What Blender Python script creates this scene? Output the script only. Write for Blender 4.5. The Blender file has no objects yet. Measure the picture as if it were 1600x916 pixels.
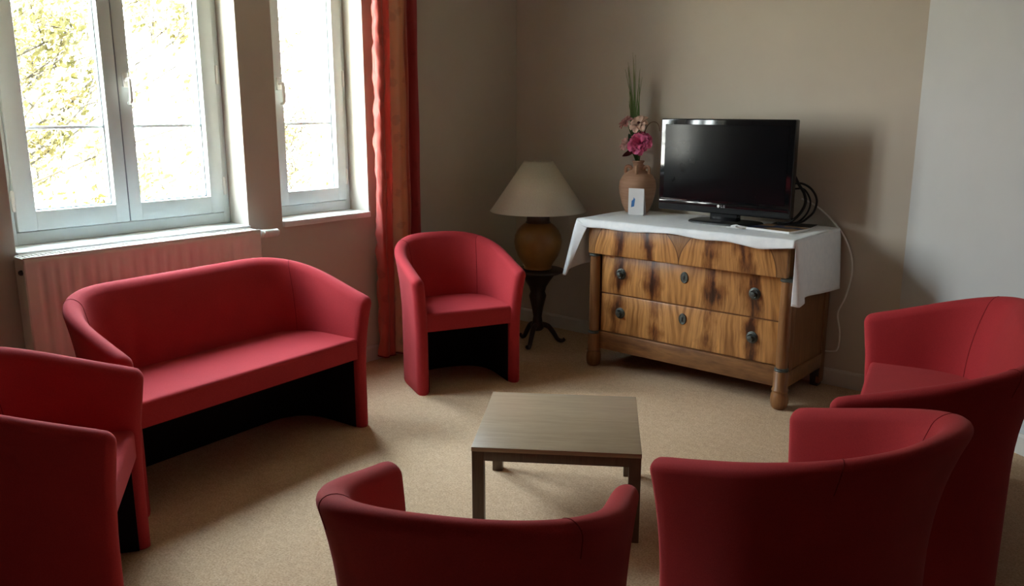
import bpy, bmesh, math, random
from mathutils import Vector, Matrix
from mathutils.noise import noise as mnoise
PI = math.pi
random.seed(7)
scene = bpy.context.scene
C = scene.collection

# ------------------------------------------------------------------ camera, world, exposure
cam_d = bpy.data.cameras.new('camera')
cam = bpy.data.objects.new('camera', cam_d)
C.objects.link(cam)
cam.location = (0, 0, 1.6)
cam.rotation_euler = (PI/2 - math.atan(288/1312), 0, math.radians(40.6))
cam_d.sensor_fit = 'HORIZONTAL'
cam_d.sensor_width = 36
cam_d.lens = 36*1312/1600
cam_d.clip_start = .05
scene.camera = cam

world = bpy.data.worlds.new('world')
scene.world = world
world.use_nodes = True
wn = world.node_tree.nodes
bg = wn['Background']
# hazy daylight: warm white towards the horizon, bluer overhead
_tc = wn.new('ShaderNodeTexCoord'); _sp = wn.new('ShaderNodeSeparateXYZ'); _rp = wn.new('ShaderNodeValToRGB')
world.node_tree.links.new(_tc.outputs['Generated'], _sp.inputs[0])
world.node_tree.links.new(_sp.outputs[2], _rp.inputs['Fac'])
world.node_tree.links.new(_rp.outputs['Color'], bg.inputs['Color'])
_e = _rp.color_ramp.elements
_e[0].position = 0; _e[0].color = (.90, .87, .80, 1)
_e[1].position = .75; _e[1].color = (.84, 1.06, 1.28, 1)
bg.inputs['Strength'].default_value = 7.0

vs = scene.view_settings
vs.view_transform = 'Standard'
vs.look = 'None'
vs.gamma = 1
vs.use_curve_mapping = False
vs.exposure = 2.45

sun_d = bpy.data.lights.new('sun', 'SUN'); sun_d.energy = 45; sun_d.angle = R0 = math.radians(.53); sun_d.color = (1, .93, .80)
sun = bpy.data.objects.new('sun', sun_d); C.objects.link(sun)
sun.rotation_euler = Vector((-.70, .30, -.75)).to_track_quat('-Z', 'Y').to_euler()      # from behind the house onto the trees
sun.location = (6, -3, 9)

def portal(name, y0, y1, z0, z1, x):
    l = bpy.data.lights.new(name, 'AREA')
    l.shape = 'RECTANGLE'; l.size = z1-z0; l.size_y = y1-y0
    l.cycles.is_portal = True
    o = bpy.data.objects.new(name, l); C.objects.link(o)
    o.location = (x, (y0+y1)/2, (z0+z1)/2)
    o.rotation_euler = (0, -PI/2, 0)
    return o
portal('window_portal', 1.40, 2.55, .98, 2.71, -4.40)
portal('window_portal', 2.79, 3.40, .98, 2.71, -4.40)

# ------------------------------------------------------------------ materials
MATS = {}
class NT:
    """small wrapper to write node trees briefly"""
    def __init__(s, name, rough=.6, spec=.5, color=(.5,.5,.5), metal=0):
        m = bpy.data.materials.new(name); m.use_nodes = True
        s.m = m; s.n = m.node_tree.nodes; s.l = m.node_tree.links
        s.b = s.n['Principled BSDF']; s.out = s.n['Material Output']
        s.b.inputs['Base Color'].default_value = (*color, 1)
        s.b.inputs['Roughness'].default_value = rough
        s.b.inputs['Specular IOR Level'].default_value = spec
        s.b.inputs['Metallic'].default_value = metal
        MATS[name] = m
    def node(s, t, **kw):
        n = s.n.new(t)
        for k, v in kw.items():
            if k in n.inputs.keys(): n.inputs[k].default_value = v
            else: setattr(n, k, v)
        return n
    def link(s, a, b): s.l.new(a, b)
    def coord(s, kind='Object', scale=(1,1,1)):
        t = s.node('ShaderNodeTexCoord'); mp = s.node('ShaderNodeMapping')
        mp.inputs['Scale'].default_value = scale
        s.link(t.outputs[kind], mp.inputs['Vector']); return mp.outputs['Vector']
    def noise(s, vec, scale, detail=3, rough=.55, dist=0):
        n = s.node('ShaderNodeTexNoise', Scale=scale, Detail=detail, Roughness=rough, Distortion=dist)
        if vec is not None: s.link(vec, n.inputs['Vector'])
        return n.outputs['Fac']
    def ramp(s, fac, stops):
        r = s.node('ShaderNodeValToRGB'); e = r.color_ramp.elements
        while len(e) < len(stops): e.new(.5)
        for i, (p, c) in enumerate(stops):
            e[i].position = p; e[i].color = (*c, 1)
        s.link(fac, r.inputs['Fac']); return r.outputs['Color']
    def math(s, op, a, b=None, c=None):
        n = s.node('ShaderNodeMath', operation=op)
        for i, v in enumerate((a, b, c)):
            if v is None: continue
            if isinstance(v, (int, float)): n.inputs[i].default_value = v
            else: s.link(v, n.inputs[i])
        return n.outputs[0]
    def mix(s, fac, a, b, blend='MIX'):
        n = s.node('ShaderNodeMix', data_type='RGBA', blend_type=blend)
        if isinstance(fac, (int, float)): n.inputs[0].default_value = fac
        else: s.link(fac, n.inputs[0])
        for i, v in ((6, a), (7, b)):
            if isinstance(v, tuple): n.inputs[i].default_value = (*v, 1)
            else: s.link(v, n.inputs[i])
        return n.outputs[2]
    def color(s, sock): s.link(sock, s.b.inputs['Base Color']); return s
    def bump(s, fac, strength=.2, dist=.002):
        b = s.node('ShaderNodeBump', Strength=strength, Distance=dist)
        s.link(fac, b.inputs['Height']); s.link(b.outputs['Normal'], s.b.inputs['Normal']); return s

def plain(name, color, rough=.5, spec=.5, metal=0, var=.06, scale=12, bump=0, bscale=200):
    t = NT(name, rough, spec, color, metal)
    v = t.coord()
    f = t.noise(v, scale)
    t.color(t.ramp(f, [(.3, tuple(c*(1-var) for c in color)), (.7, tuple(min(1, c*(1+var)) for c in color))]))
    if bump: t.bump(t.noise(v, bscale, 2), bump, .001)
    return t

def m_wall(name, col):
    t = NT(name, .85, .25)
    v = t.coord()
    f = t.noise(v, 3, 4)
    t.color(t.ramp(f, [(.3, tuple(c*.97 for c in col)), (.7, tuple(c*1.02 for c in col))]))
    w1 = t.node('ShaderNodeTexWave', Scale=90, Distortion=3); w1.bands_direction = 'Z'; t.link(v, w1.inputs['Vector'])
    n2 = t.noise(v, 160, 2)
    t.bump(t.math('ADD', w1.outputs['Fac'], n2), .12, .001)
m_wall('wall_paint', (.60, .535, .455))
m_wall('wall_paint_pale', (.58, .585, .585))
m_wall('ceiling_paint', (.50, .47, .42))
m_wall('unseen_rear_dark', (.18, .145, .11))  # unseen walls behind the camera, made dark to cut bounced light

def m_carpet():
    t = NT('carpet', 1, .1)
    v = t.coord()
    n1 = t.noise(v, 130, 3, .7); n2 = t.noise(v, 30, 3); n3 = t.noise(v, 2.2, 3)
    a = t.ramp(n1, [(.28, (.42, .265, .150)), (.5, (.63, .43, .27)), (.75, (.78, .57, .39))])
    b = t.ramp(n2, [(.3, (.86, .85, .84)), (.7, (1.0, 1.0, 1.0))])
    c = t.ramp(n3, [(.3, (.93, .92, .90)), (.7, (1, 1, 1))])
    t.color(t.mix(1, t.mix(1, a, b, 'MULTIPLY'), c, 'MULTIPLY'))
    t.bump(t.math('ADD', n1, n2), .6, .004)
m_carpet()

def m_fabric():
    t = NT('red_fabric', .85, .15)
    v = t.coord()
    n1 = t.noise(v, 420, 2); n2 = t.noise(v, 9, 3)
    a = t.ramp(n1, [(.3, (.38, .027, .033)), (.7, (.48, .038, .045))])
    b = t.ramp(n2, [(.3, (.93, .93, .93)), (.7, (1, 1, 1))])
    t.color(t.mix(1, a, b, 'MULTIPLY'))
    t.b.inputs['Sheen Weight'].default_value = .12
    t.b.inputs['Sheen Roughness'].default_value = .45
    t.b.inputs['Sheen Tint'].default_value = (1, .45, .42, 1)
    t.bump(n1, .15, .001)
m_fabric()
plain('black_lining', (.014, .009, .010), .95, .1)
plain('seam_thread', (.20, .014, .018), .9, .1)

plain('white_frame', (.67, .72, .70), .35, .5, var=.02)
plain('white_sill', (.80, .80, .77), .4, .5, var=.03)
plain('radiator_enamel', (.84, .80, .72), .4, .5, var=.03)
plain('white_plastic', (.78, .76, .70), .35, .5, var=.03)
plain('baseboard_paint', (.62, .60, .55), .5, .4, var=.04)
plain('copper_pipe', (.32, .20, .13), .5, .5, var=.1)
plain('steel', (.5, .5, .5), .3, .5, 1)
plain('grey_gasket', (.20, .23, .25), .5, .4)

def m_bar():
    t = NT('bar_plastic', .4, .4)
    col = t.ramp(t.noise(t.coord(), 10), [(.3, (.74, .77, .78)), (.7, (.80, .82, .83))]); t.color(col)
    tl = t.node('ShaderNodeBsdfTranslucent'); t.link(col, tl.inputs['Color'])
    mx = t.node('ShaderNodeMixShader', Fac=.06)
    t.link(t.b.outputs[0], mx.inputs[1]); t.link(tl.outputs[0], mx.inputs[2]); t.link(mx.outputs[0], t.out.inputs['Surface'])
m_bar()
def m_glass():
    t = NT('window_glass')
    tr = t.node('ShaderNodeBsdfTransparent', Color=(.97, .99, .985, 1))
    gl = t.node('ShaderNodeBsdfGlossy', Roughness=.02)
    mx = t.node('ShaderNodeMixShader', Fac=.05)
    v = t.coord(); f = t.noise(v, 4)
    t.link(t.math('MULTIPLY_ADD', f, .02, .035), mx.inputs['Fac'])
    t.link(tr.outputs[0], mx.inputs[1]); t.link(gl.outputs[0], mx.inputs[2])
    t.link(mx.outputs[0], t.out.inputs['Surface'])
m_glass()

def m_curtain():
    t = NT('curtain_satin', .42, .5)
    uv = t.node('ShaderNodeUVMap'); sp = t.node('ShaderNodeSeparateXYZ')
    t.link(uv.outputs['UV'], sp.inputs[0])
    s, z = sp.outputs[0], sp.outputs[1]
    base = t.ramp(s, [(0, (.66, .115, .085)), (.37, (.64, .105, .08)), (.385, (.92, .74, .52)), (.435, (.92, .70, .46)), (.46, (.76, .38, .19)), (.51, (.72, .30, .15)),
                      (.55, (.62, .16, .09)), (.77, (.58, .13, .08)), (.80, (.46, .04, .04)), (1, (.46, .04, .04))])  # cream to orange bands put window light on a fold into the colour
    v = t.coord(scale=(1, 1, 1))
    vo = t.node('ShaderNodeTexVoronoi', Scale=9); t.link(v, vo.inputs['Vector'])
    n1 = t.noise(v, 22, 3, .6, .6)
    dam = t.ramp(t.math('ADD', vo.outputs['Distance'], t.math('MULTIPLY', n1, .5)), [(.48, (.72, .66, .66)), (.56, (1.05, 1.0, 1.0))])
    t.color(t.mix(.7, base, t.mix(1, base, dam, 'MULTIPLY')))
    t.b.inputs['Sheen Weight'].default_value = .3
    t.b.inputs['Anisotropic'].default_value = .4
    tl = t.node('ShaderNodeBsdfTranslucent'); t.link(base, tl.inputs['Color'])
    mx = t.node('ShaderNodeMixShader', Fac=.35)
    t.link(t.b.outputs[0], mx.inputs[1]); t.link(tl.outputs[0], mx.inputs[2]); t.link(mx.outputs[0], t.out.inputs['Surface'])
    t.bump(t.noise(v, 300, 2), .08, .001)
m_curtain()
plain('black_track', (.02, .02, .02), .5)

def m_flame():
    """bookmatched flame veneer: mirrored leaves with dark crotch streaks"""
    t = NT('flame_veneer', .34, .5)
    tc = t.node('ShaderNodeTexCoord'); sp = t.node('ShaderNodeSeparateXYZ')
    t.link(tc.outputs['Object'], sp.inputs[0])
    x, y, z = sp.outputs
    xm = t.math('ABSOLUTE', t.math('ADD', x, .01))                       # mirror about the middle
    cb0 = t.node('ShaderNodeCombineXYZ'); t.link(t.math('ADD', xm, t.math('MULTIPLY', x, .12)), cb0.inputs[0]); t.link(z, cb0.inputs[2])
    def vec(sc):
        mp = t.node('ShaderNodeMapping'); mp.inputs['Scale'].default_value = sc; t.link(cb0.outputs[0], mp.inputs['Vector']); return mp.outputs['Vector']
    wob = t.math('MULTIPLY', t.math('SUBTRACT', t.noise(vec((2, 1, 2.0)), 1.5, 2), .5), .09)
    k = t.math('ABSOLUTE', t.math('SUBTRACT', t.math('ADD', xm, wob), .312))   # mirror each pair of leaves
    zz = t.math('SUBTRACT', z, .50)
    ks = t.math('SUBTRACT', k, t.math('MULTIPLY_ADD', zz, -.07, .118))
    d = t.math('ABSOLUTE', ks)
    rag = t.noise(vec((18, 1, 5)), 1.6, 5, .68, .3)
    patch = t.noise(vec((5, 1, 3.2)), 1.4, 2)
    dk = t.math('ADD', d, t.math('MULTIPLY', t.math('SUBTRACT', rag, .5), .13))
    dk = t.math('SUBTRACT', dk, t.math('MULTIPLY', t.math('SUBTRACT', patch, .56), .19))
    body = t.ramp(dk, [(.0, (.060, .018, .006)), (.014, (.15, .048, .014)), (.04, (.36, .145, .040)), (.075, (.60, .29, .095)), (.16, (.53, .245, .075))])
    # soft long streaks that fan out from the leaf axis
    cb = t.node('ShaderNodeCombineXYZ')
    t.link(t.math('DIVIDE', ks, t.math('MULTIPLY_ADD', zz, -.5, 1.0)), cb.inputs[0]); t.link(z, cb.inputs[2])
    mp = t.node('ShaderNodeMapping'); mp.inputs['Scale'].default_value = (44, 1, 2.4); t.link(cb.outputs[0], mp.inputs['Vector'])
    st = t.noise(mp.outputs['Vector'], 1.0, 3, .55, .25)
    gcol = t.ramp(st, [(.30, (.50, .40, .32)), (.48, (.92, .90, .88)), (.70, (1.22, 1.24, 1.24))])
    c1 = t.mix(1, body, gcol, 'MULTIPLY')
    # gothic arch outlines of the veneer leaves on the frieze
    zf = t.math('MAXIMUM', t.math('DIVIDE', t.math('SUBTRACT', z, .73), .17), 0)
    z2 = t.math('MULTIPLY', zf, zf)
    inner = t.math('SUBTRACT', xm, t.math('MULTIPLY', z2, .085))
    outer = t.math('SUBTRACT', t.math('MULTIPLY_ADD', z2, -.060, .585), xm)
    e = t.math('MINIMUM', inner, outer)
    on = t.math('GREATER_THAN', z, .729)
    out_m = t.math('MULTIPLY', t.math('LESS_THAN', e, 0), on)
    c2 = t.mix(out_m, c1, t.mix(1, gcol, (.34, .165, .062), 'MULTIPLY'))
    line = t.math('MULTIPLY', t.math('LESS_THAN', t.math('ABSOLUTE', e), .0035), on)
    c3 = t.mix(t.math('MULTIPLY', line, .75), c2, (.09, .035, .014))
    fine = t.ramp(t.noise(t.coord(scale=(120, 120, 9)), 1, 3), [(.3, (.84, .82, .80)), (.7, (1.05, 1.05, 1.05))])
    t.color(t.mix(1, c3, fine, 'MULTIPLY'))
    t.b.inputs['Coat Weight'].default_value = .25
    t.b.inputs['Coat Roughness'].default_value = .25
m_flame()

def m_wood(name, c0, c1, scale=(3, 40, 40), rough=.4, spec=.5):
    t = NT(name, rough, spec)
    v = t.coord(scale=scale)
    n = t.noise(v, 1.2, 5, .6, .5)
    f = t.noise(t.coord(scale=tuple(q*4 for q in scale)), 1.5, 3)
    a = t.ramp(n, [(.25, c0), (.72, c1)])
    b = t.ramp(f, [(.3, (.86, .85, .83)), (.7, (1.05, 1.05, 1.05))])
    t.color(t.mix(1, a, b, 'MULTIPLY'))
    t.bump(f, .06, .001)
m_wood('walnut', (.17, .065, .022), (.34, .155, .055), (40, 40, 3), .38)
m_wood('walnut_side', (.15, .055, .02), (.27, .115, .042), (30, 30, 2.5), .42)
m_wood('walnut_rail', (.13, .05, .02), (.33, .15, .052), (4, 40, 25), .4)
m_wood('oak_top', (.30, .205, .125), (.38, .275, .175), (2.2, 34, 34), .38)
m_wood('oak_leg', (.085, .052, .030), (.13, .085, .05), (40, 40, 3), .45)
m_wood('dark_wood', (.020, .012, .009), (.045, .026, .018), (30, 30, 3), .4)
plain('aged_brass', (.10, .105, .092), .5, .5, .6, var=.3, scale=60)
plain('dark_brass', (.045, .045, .042), .5, .5, .6, var=.3, scale=60)

def m_cloth():
    t = NT('white_damask', .75, .3)
    v = t.coord()
    n = t.noise(v, 30, 3); n2 = t.noise(v, 600, 1)
    t.color(t.ramp(n, [(.35, (.84, .86, .89)), (.65, (.90, .91, .93))]))
    t.bump(t.math('ADD', t.noise(v, 16, 3), t.math('MULTIPLY', n2, .2)), .25, .006)
m_cloth()

plain('tv_gloss', (.006, .006, .007), .08, .5, var=.1)
plain('tv_screen', (.004, .004, .005), .13, .14, var=.1)
plain('tv_back', (.012, .012, .013), .45, .4, var=.1)
plain('chrome_trim', (.6, .62, .65), .15, .5, 1)
plain('logo_white', (.85, .85, .85), .4)
plain('logo_grey', (.30, .30, .31), .4)
plain('cable_black', (.012, .012, .013), .45, .4)
plain('cable_white', (.85, .83, .78), .5, .4)
plain('paper_white', (.80, .79, .80), .6, .3, var=.02)
plain('print_blue', (.06, .20, .50), .5, .3, var=.05)
plain('print_grey', (.42, .42, .46), .6, .3, var=.1)

def m_cover():
    t = NT('booklet_print', .6, .2)
    v = t.coord()
    n = t.noise(v, 9, 2)
    t.color(t.ramp(n, [(.42, (.012, .022, .055)), (.47, (.02, .035, .08)), (.52, (.20, .12, .055)), (.62, (.26, .16, .08))]))
m_cover()

def m_shade():
    t = NT('lamp_shade_cream', .8, .2)
    v = t.coord(scale=(60, 60, 4))
    col = t.ramp(t.noise(v, 3, 3), [(.3, (.76, .67, .54)), (.7, (.82, .74, .61))])
    t.color(col)
    tl = t.node('ShaderNodeBsdfTranslucent'); t.link(col, tl.inputs['Color'])
    mx = t.node('ShaderNodeMixShader', Fac=.25)
    t.link(t.b.outputs[0], mx.inputs[1]); t.link(tl.outputs[0], mx.inputs[2]); t.link(mx.outputs[0], t.out.inputs['Surface'])
m_shade()
plain('ochre_ceramic', (.30, .13, .030), .38, .5, var=.25, scale=6)
plain('brown_ceramic', (.06, .028, .014), .35, .5, var=.2, scale=8)

def m_terra():
    t = NT('terracotta', .75, .3)
    v = t.coord(scale=(3, 3, 40))
    t.color(t.ramp(t.noise(v, 2, 4), [(.3, (.46, .26, .165)), (.7, (.58, .35, .235))]))
    t.bump(t.noise(v, 5, 2), .15, .003)
m_terra()
plain('petal_pink', (.80, .17, .36), .6, .3, var=.25, scale=30)
plain('petal_pale', (.80, .50, .47), .6, .3, var=.2, scale=30)
plain('petal_cream', (.78, .56, .46), .6, .3, var=.15, scale=30)
plain('petal_dusky', (.66, .34, .32), .6, .3, var=.2, scale=30)
plain('flower_heart', (.10, .03, .03), .7, .3, var=.3, scale=60)
plain('stem_green', (.06, .12, .03), .6, .3, var=.25, scale=20)
plain('leaf_green', (.03, .085, .028), .5, .4, var=.3, scale=20)
plain('leaf_burgundy', (.10, .018, .02), .5, .4, var=.3, scale=20)
plain('twig_brown', (.13, .07, .035), .7, .3, var=.2, scale=20)
def m_blade():
    t = NT('grass_blade', .55, .35)
    sp = t.node('ShaderNodeSeparateXYZ'); tc = t.node('ShaderNodeTexCoord'); t.link(tc.outputs['Object'], sp.inputs[0])
    f = t.math('MULTIPLY_ADD', sp.outputs[2], 1.25, t.math('MULTIPLY', t.noise(tc.outputs['Object'], 30), .15))
    t.color(t.ramp(f, [(.35, (.06, .13, .03)), (.75, (.17, .25, .07)), (1.0, (.36, .36, .16))]))
m_blade()

def m_leafout():
    t = NT('tree_leaf', .6, .3)
    v = t.coord()
    col = t.ramp(t.noise(v, 3.5, 2), [(.32, (.042, .039, .010)), (.5, (.085, .072, .020)), (.7, (.14, .11, .05))])
    t.color(col)
    tl = t.node('ShaderNodeBsdfTranslucent'); t.link(col, tl.inputs['Color'])
    mx = t.node('ShaderNodeMixShader', Fac=.45)
    t.link(t.b.outputs[0], mx.inputs[1]); t.link(tl.outputs[0], mx.inputs[2]); t.link(mx.outputs[0], t.out.inputs['Surface'])
m_leafout()
plain('bark', (.035, .030, .02), .9, .2, var=.3, scale=15, bump=.5, bscale=40)
plain('bounce_ground', (.22, .20, .13), 1, .1, var=.3, scale=3, bump=.3, bscale=20)  # ground out of view, toned tan to bounce fill light indoors

# ------------------------------------------------------------------ mesh helpers
class MB:
    def __init__(s): s.v = []; s.f = []
    def add(s, vs_, fs_):
        o = len(s.v); s.v += [tuple(p) for p in vs_]; s.f += [tuple(i+o for i in f) for f in fs_]; return s
    def box(s, x0, x1, y0, y1, z0, z1, bev=0, seg=2):
        bm = bmesh.new(); bmesh.ops.create_cube(bm, size=1)
        for v in bm.verts:
            v.co = Vector(((x0+x1)/2 + v.co.x*(x1-x0), (y0+y1)/2 + v.co.y*(y1-y0), (z0+z1)/2 + v.co.z*(z1-z0)))
        if bev: bmesh.ops.bevel(bm, geom=bm.edges[:], offset=bev, segments=seg, affect='EDGES', profile=.5)
        bm.verts.index_update()
        s.add([v.co[:] for v in bm.verts], [[v.index for v in f.verts] for f in bm.faces]); bm.free(); return s
    def grid(s, P, nu, nv, cu=False, cv=False):
        """P(i,j) -> point"""
        vs_ = [P(i, j) for i in range(nu) for j in range(nv)]
        fs_ = []
        for i in range(nu if cu else nu-1):
            for j in range(nv if cv else nv-1):
                a, b = i, (i+1) % nu; c, d = j, (j+1) % nv
                fs_.append((a*nv+c, b*nv+c, b*nv+d, a*nv+d))
        return s.add(vs_, fs_)
    def lathe(s, prof, n=32, c=(0, 0, 0), caps=True, axis='Z'):
        def P(i, j):
            r, z = prof[j]; a = 2*PI*i/n
            p = (r*math.cos(a), r*math.sin(a), z)
            if axis == 'Y': p = (p[0], -p[2], p[1])
            if axis == 'X': p = (p[2], p[0], p[1])
            return (p[0]+c[0], p[1]+c[1], p[2]+c[2])
        o = len(s.v); s.grid(P, n, len(prof), cu=True)
        if caps:
            m = len(prof)
            s.f.append(tuple(o+i*m for i in reversed(range(n)))); s.f.append(tuple(o+i*m+m-1 for i in range(n)))
        return s
    def tube(s, pts, r, n=8, closed=False):
        pts = [Vector(p) for p in pts]; m = len(pts)
        rr = r if isinstance(r, (list, tuple)) else [r]*m
        up = Vector((0, 0, 1)); rings = []
        t0 = (pts[1]-pts[0]).normalized()
        a = t0.cross(up)
        if a.length < 1e-3: a = t0.cross(Vector((1, 0, 0)))
        a.normalize()
        for i in range(m):
            if closed: t = pts[(i+1) % m]-pts[i-1]
            else: t = pts[min(i+1, m-1)]-pts[max(i-1, 0)]
            t.normalize()
            a = (a - t*a.dot(t)); a.normalize(); b = t.cross(a)
            rings.append([pts[i]+(a*math.cos(2*PI*k/n)+b*math.sin(2*PI*k/n))*rr[i] for k in range(n)])
        o = len(s.v)
        s.grid(lambda i, j: rings[i][j][:], m, n, cu=closed, cv=True)
        if not closed:
            s.f.append(tuple(o+k for k in reversed(range(n)))); s.f.append(tuple(o+(m-1)*n+k for k in range(n)))
        return s
    def build(s, name, mat, parent=None, smooth=40, loc=None):
        me = bpy.data.meshes.new(name); me.from_pydata(s.v, [], s.f); me.update()
        bm = bmesh.new(); bm.from_mesh(me); bmesh.ops.recalc_face_normals(bm, faces=bm.faces); bm.to_mesh(me); bm.free()
        me.materials.append(MATS[mat])
        if smooth:
            me.polygons.foreach_set('use_smooth', [True]*len(me.polygons))
            me.set_sharp_from_angle(angle=math.radians(smooth))
        o = bpy.data.objects.new(name, me); C.objects.link(o)
        if parent: o.parent = parent
        if loc: o.location = loc
        return o

def tag(o, label, cat, group=None, kind=None):
    o['label'] = label; o['category'] = cat
    if group: o['group'] = group
    if kind: o['kind'] = kind
    return o
def thing(name, label, cat, loc=(0, 0, 0), rz=0, group=None, kind=None):
    o = bpy.data.objects.new(name, None); C.objects.link(o)
    o.location = loc; o.rotation_euler = (0, 0, rz); o.empty_display_size = .1
    return tag(o, label, cat, group, kind)
def box(name, mat, parent, x0, x1, y0, y1, z0, z1, bev=.003, seg=2):
    return MB().box(x0, x1, y0, y1, z0, z1, bev, seg).build(name, mat, parent)
def spline(pts, n):
    """Catmull-Rom through pts, n samples per span"""
    pts = [Vector(p) for p in pts]; out = []
    for i in range(len(pts)-1):
        p0, p1, p2, p3 = pts[max(i-1, 0)], pts[i], pts[i+1], pts[min(i+2, len(pts)-1)]
        for k in range(n):
            t = k/n
            out.append(.5*((2*p1)+(p2-p0)*t+(2*p0-5*p1+4*p2-p3)*t*t+(3*p1-p0-3*p2+p3)*t**3))
    out.append(pts[-1]); return out

# ------------------------------------------------------------------ room shell
XW, YB = -4.11, 4.845           # window wall, back wall
CEIL = 2.95
KX, KY = -1.32, YB              # corner where the pale right wall starts
RD = Vector((.854, -.52, 0)).normalized()
RE = Vector((KX, KY, 0)) + RD*4.6
YF = -5.5

fl = MB().add([(XW-.3, YF, 0), (RE.x+.3, YF, 0), (RE.x+.3, RE.y, 0), (KX+.2, KY+.3, 0), (XW-.3, YB+.3, 0),
               (XW-.3, YF, -.1), (RE.x+.3, YF, -.1), (RE.x+.3, RE.y, -.1), (KX+.2, KY+.3, -.1), (XW-.3, YB+.3, -.1)],
              [(0, 1, 2, 3, 4), (9, 8, 7, 6, 5), (0, 5, 6, 1), (1, 6, 7, 2), (2, 7, 8, 3), (3, 8, 9, 4), (4, 9, 5, 0)])
tag(fl.build('floor', 'carpet', smooth=0), 'beige speckled wall to wall carpet', 'floor', kind='structure')
ce = MB().add([(XW-.3, YF-.2, CEIL), (RE.x+.3, YF-.2, CEIL), (RE.x+.3, YB+.3, CEIL), (XW-.3, YB+.3, CEIL),
               (XW-.3, YF-.2, CEIL+.1), (RE.x+.3, YF-.2, CEIL+.1), (RE.x+.3, YB+.3, CEIL+.1), (XW-.3, YB+.3, CEIL+.1)],
              [(0, 1, 2, 3), (7, 6, 5, 4), (0, 4, 5, 1), (1, 5, 6, 2), (2, 6, 7, 3), (3, 7, 4, 0)])
tag(ce.build('ceiling', 'ceiling_paint', smooth=0), 'plain off white ceiling above the sitting room', 'ceiling', kind='structure')

W1 = (1.375, 2.558); W2 = (2.776, 3.412); ZS, ZT = .955, 2.72; XO = -4.46
wl = MB()
for (y0, y1, z0, z1) in [(YF, W1[0], 0, CEIL), (W1[1], W2[0], 0, CEIL), (W2[1], YB+.2, 0, CEIL),
                         (W1[0], W1[1], 0, ZS), (W1[0], W1[1], ZT, CEIL), (W2[0], W2[1], 0, ZS), (W2[0], W2[1], ZT, CEIL)]:
    wl.box(XO, XW, y0, y1, z0, z1)
tag(wl.build('wall_left', 'wall_paint', smooth=0), 'beige window wall with two deep window recesses', 'wall', kind='structure')
tag(box('wall_back', 'wall_paint', None, XO, KX+.25, YB, YB+.2, 0, CEIL, 0), 'beige wall behind the television and chest of drawers', 'wall', kind='structure')
def wall_seg(name, mat, p, q, th, lab):
    d = (q-p).normalized(); n = Vector((-d.y, d.x, 0))*th
    b = [p, q, q+n, p+n]
    m = MB().add([(v.x, v.y, 0) for v in b]+[(v.x, v.y, CEIL) for v in b],
                 [(3, 2, 1, 0), (4, 5, 6, 7), (0, 1, 5, 4), (1, 2, 6, 5), (2, 3, 7, 6), (3, 0, 4, 7)])
    return tag(m.build(name, mat, smooth=0), lab, 'wall', kind='structure')
K = Vector((KX, KY, 0))
wall_seg('wall_right', 'wall_paint_pale', K, RE, .2, 'pale grey wall running at an angle behind the right sofa')
wall_seg('wall_front', 'unseen_rear_dark', Vector((XO, YF, 0)), Vector((RE.x+.3, YF, 0)), -.2, 'unseen wall behind the camera, darkened to cut bounce light')
wall_seg('wall_side', 'unseen_rear_dark', Vector((RE.x, RE.y, 0)), Vector((RE.x, YF, 0)), .2, 'unseen wall at the far right of the room, darkened to cut bounce light')

def baseboard(name, p, q, lab, flip=1):
    d = (q-p).normalized(); n = Vector((d.y, -d.x, 0))*flip
    prof = [(0, 0), (.016, 0), (.016, .085), (.011, .097), (.004, .10), (0, .10)]
    m = MB(); k = len(prof)
    m.add([(p+n*a+Vector((0, 0, h)))[:] for a, h in prof]+[(q+n*a+Vector((0, 0, h)))[:] for a, h in prof],
          [(i, (i+1) % k, k+(i+1) % k, k+i) for i in range(k)]+[tuple(range(k)), tuple(range(2*k-1, k-1, -1))])
    return tag(m.build(name, 'baseboard_paint', smooth=0), lab, 'baseboard', kind='structure')
baseboard('baseboard_back', Vector((XW, YB, 0)), K, 'painted skirting along the wall behind the chest of drawers')
baseboard('baseboard_right', K, RE, 'painted skirting along the pale angled wall')
baseboard('baseboard_left', Vector((XW, YF, 0)), Vector((XW, YB, 0)), 'painted skirting below the windows')

# ------------------------------------------------------------------ windows
XF0, XF1 = -4.365, -4.29        # frame back / inner face
def bars(name, parent, y0, y1, z0, z1, w, x0, x1, bev=.006):
    """rectangular frame; w = (left, right, bottom, top) member widths"""
    m = MB()
    m.box(x0, x1, y0, y0+w[0], z0, z1, bev); m.box(x0, x1, y1-w[1], y1, z0, z1, bev)
    m.box(x0, x1, y0+w[0]-.004, y1-w[1]+.004, z0, z0+w[2], bev); m.box(x0, x1, y0+w[0]-.004, y1-w[1]+.004, z1-w[3], z1, bev)
    return m.build(name, 'white_frame', parent)
def casement(parent, y0, y1, z0, z1, gy0, gy1, gz0, gz1, barz):
    c = bars('casement', parent, y0, y1, z0, z1, (gy0-y0, y1-gy1, gz0-z0, z1-gz1), XF0+.01, XF1+.014)
    for a, b, n in ((gz0-.004, barz, 'pane'), (barz, gz1+.004, 'pane')):
        MB().box(-4.336, -4.330, gy0-.004, gy1+.004, a, b).build(n, 'window_glass', c, 0)
    g = MB()      # dark rubber gasket round the glass
    for (a0, a1, b0, b1) in ((gy0, gy0+.005, gz0, gz1), (gy1-.005, gy1, gz0, gz1), (gy0, gy1, gz0, gz0+.005), (gy0, gy1, gz1-.005, gz1)):
        g.box(-4.329, -4.316, a0, a1, b0, b1)
    g.build('gasket', 'grey_gasket', c, 0)
    box('glazing_bar', 'bar_plastic', c, -4.342, -4.322, gy0-.004, gy1+.004, barz-.008, barz+.008, .003)
    return c
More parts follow.
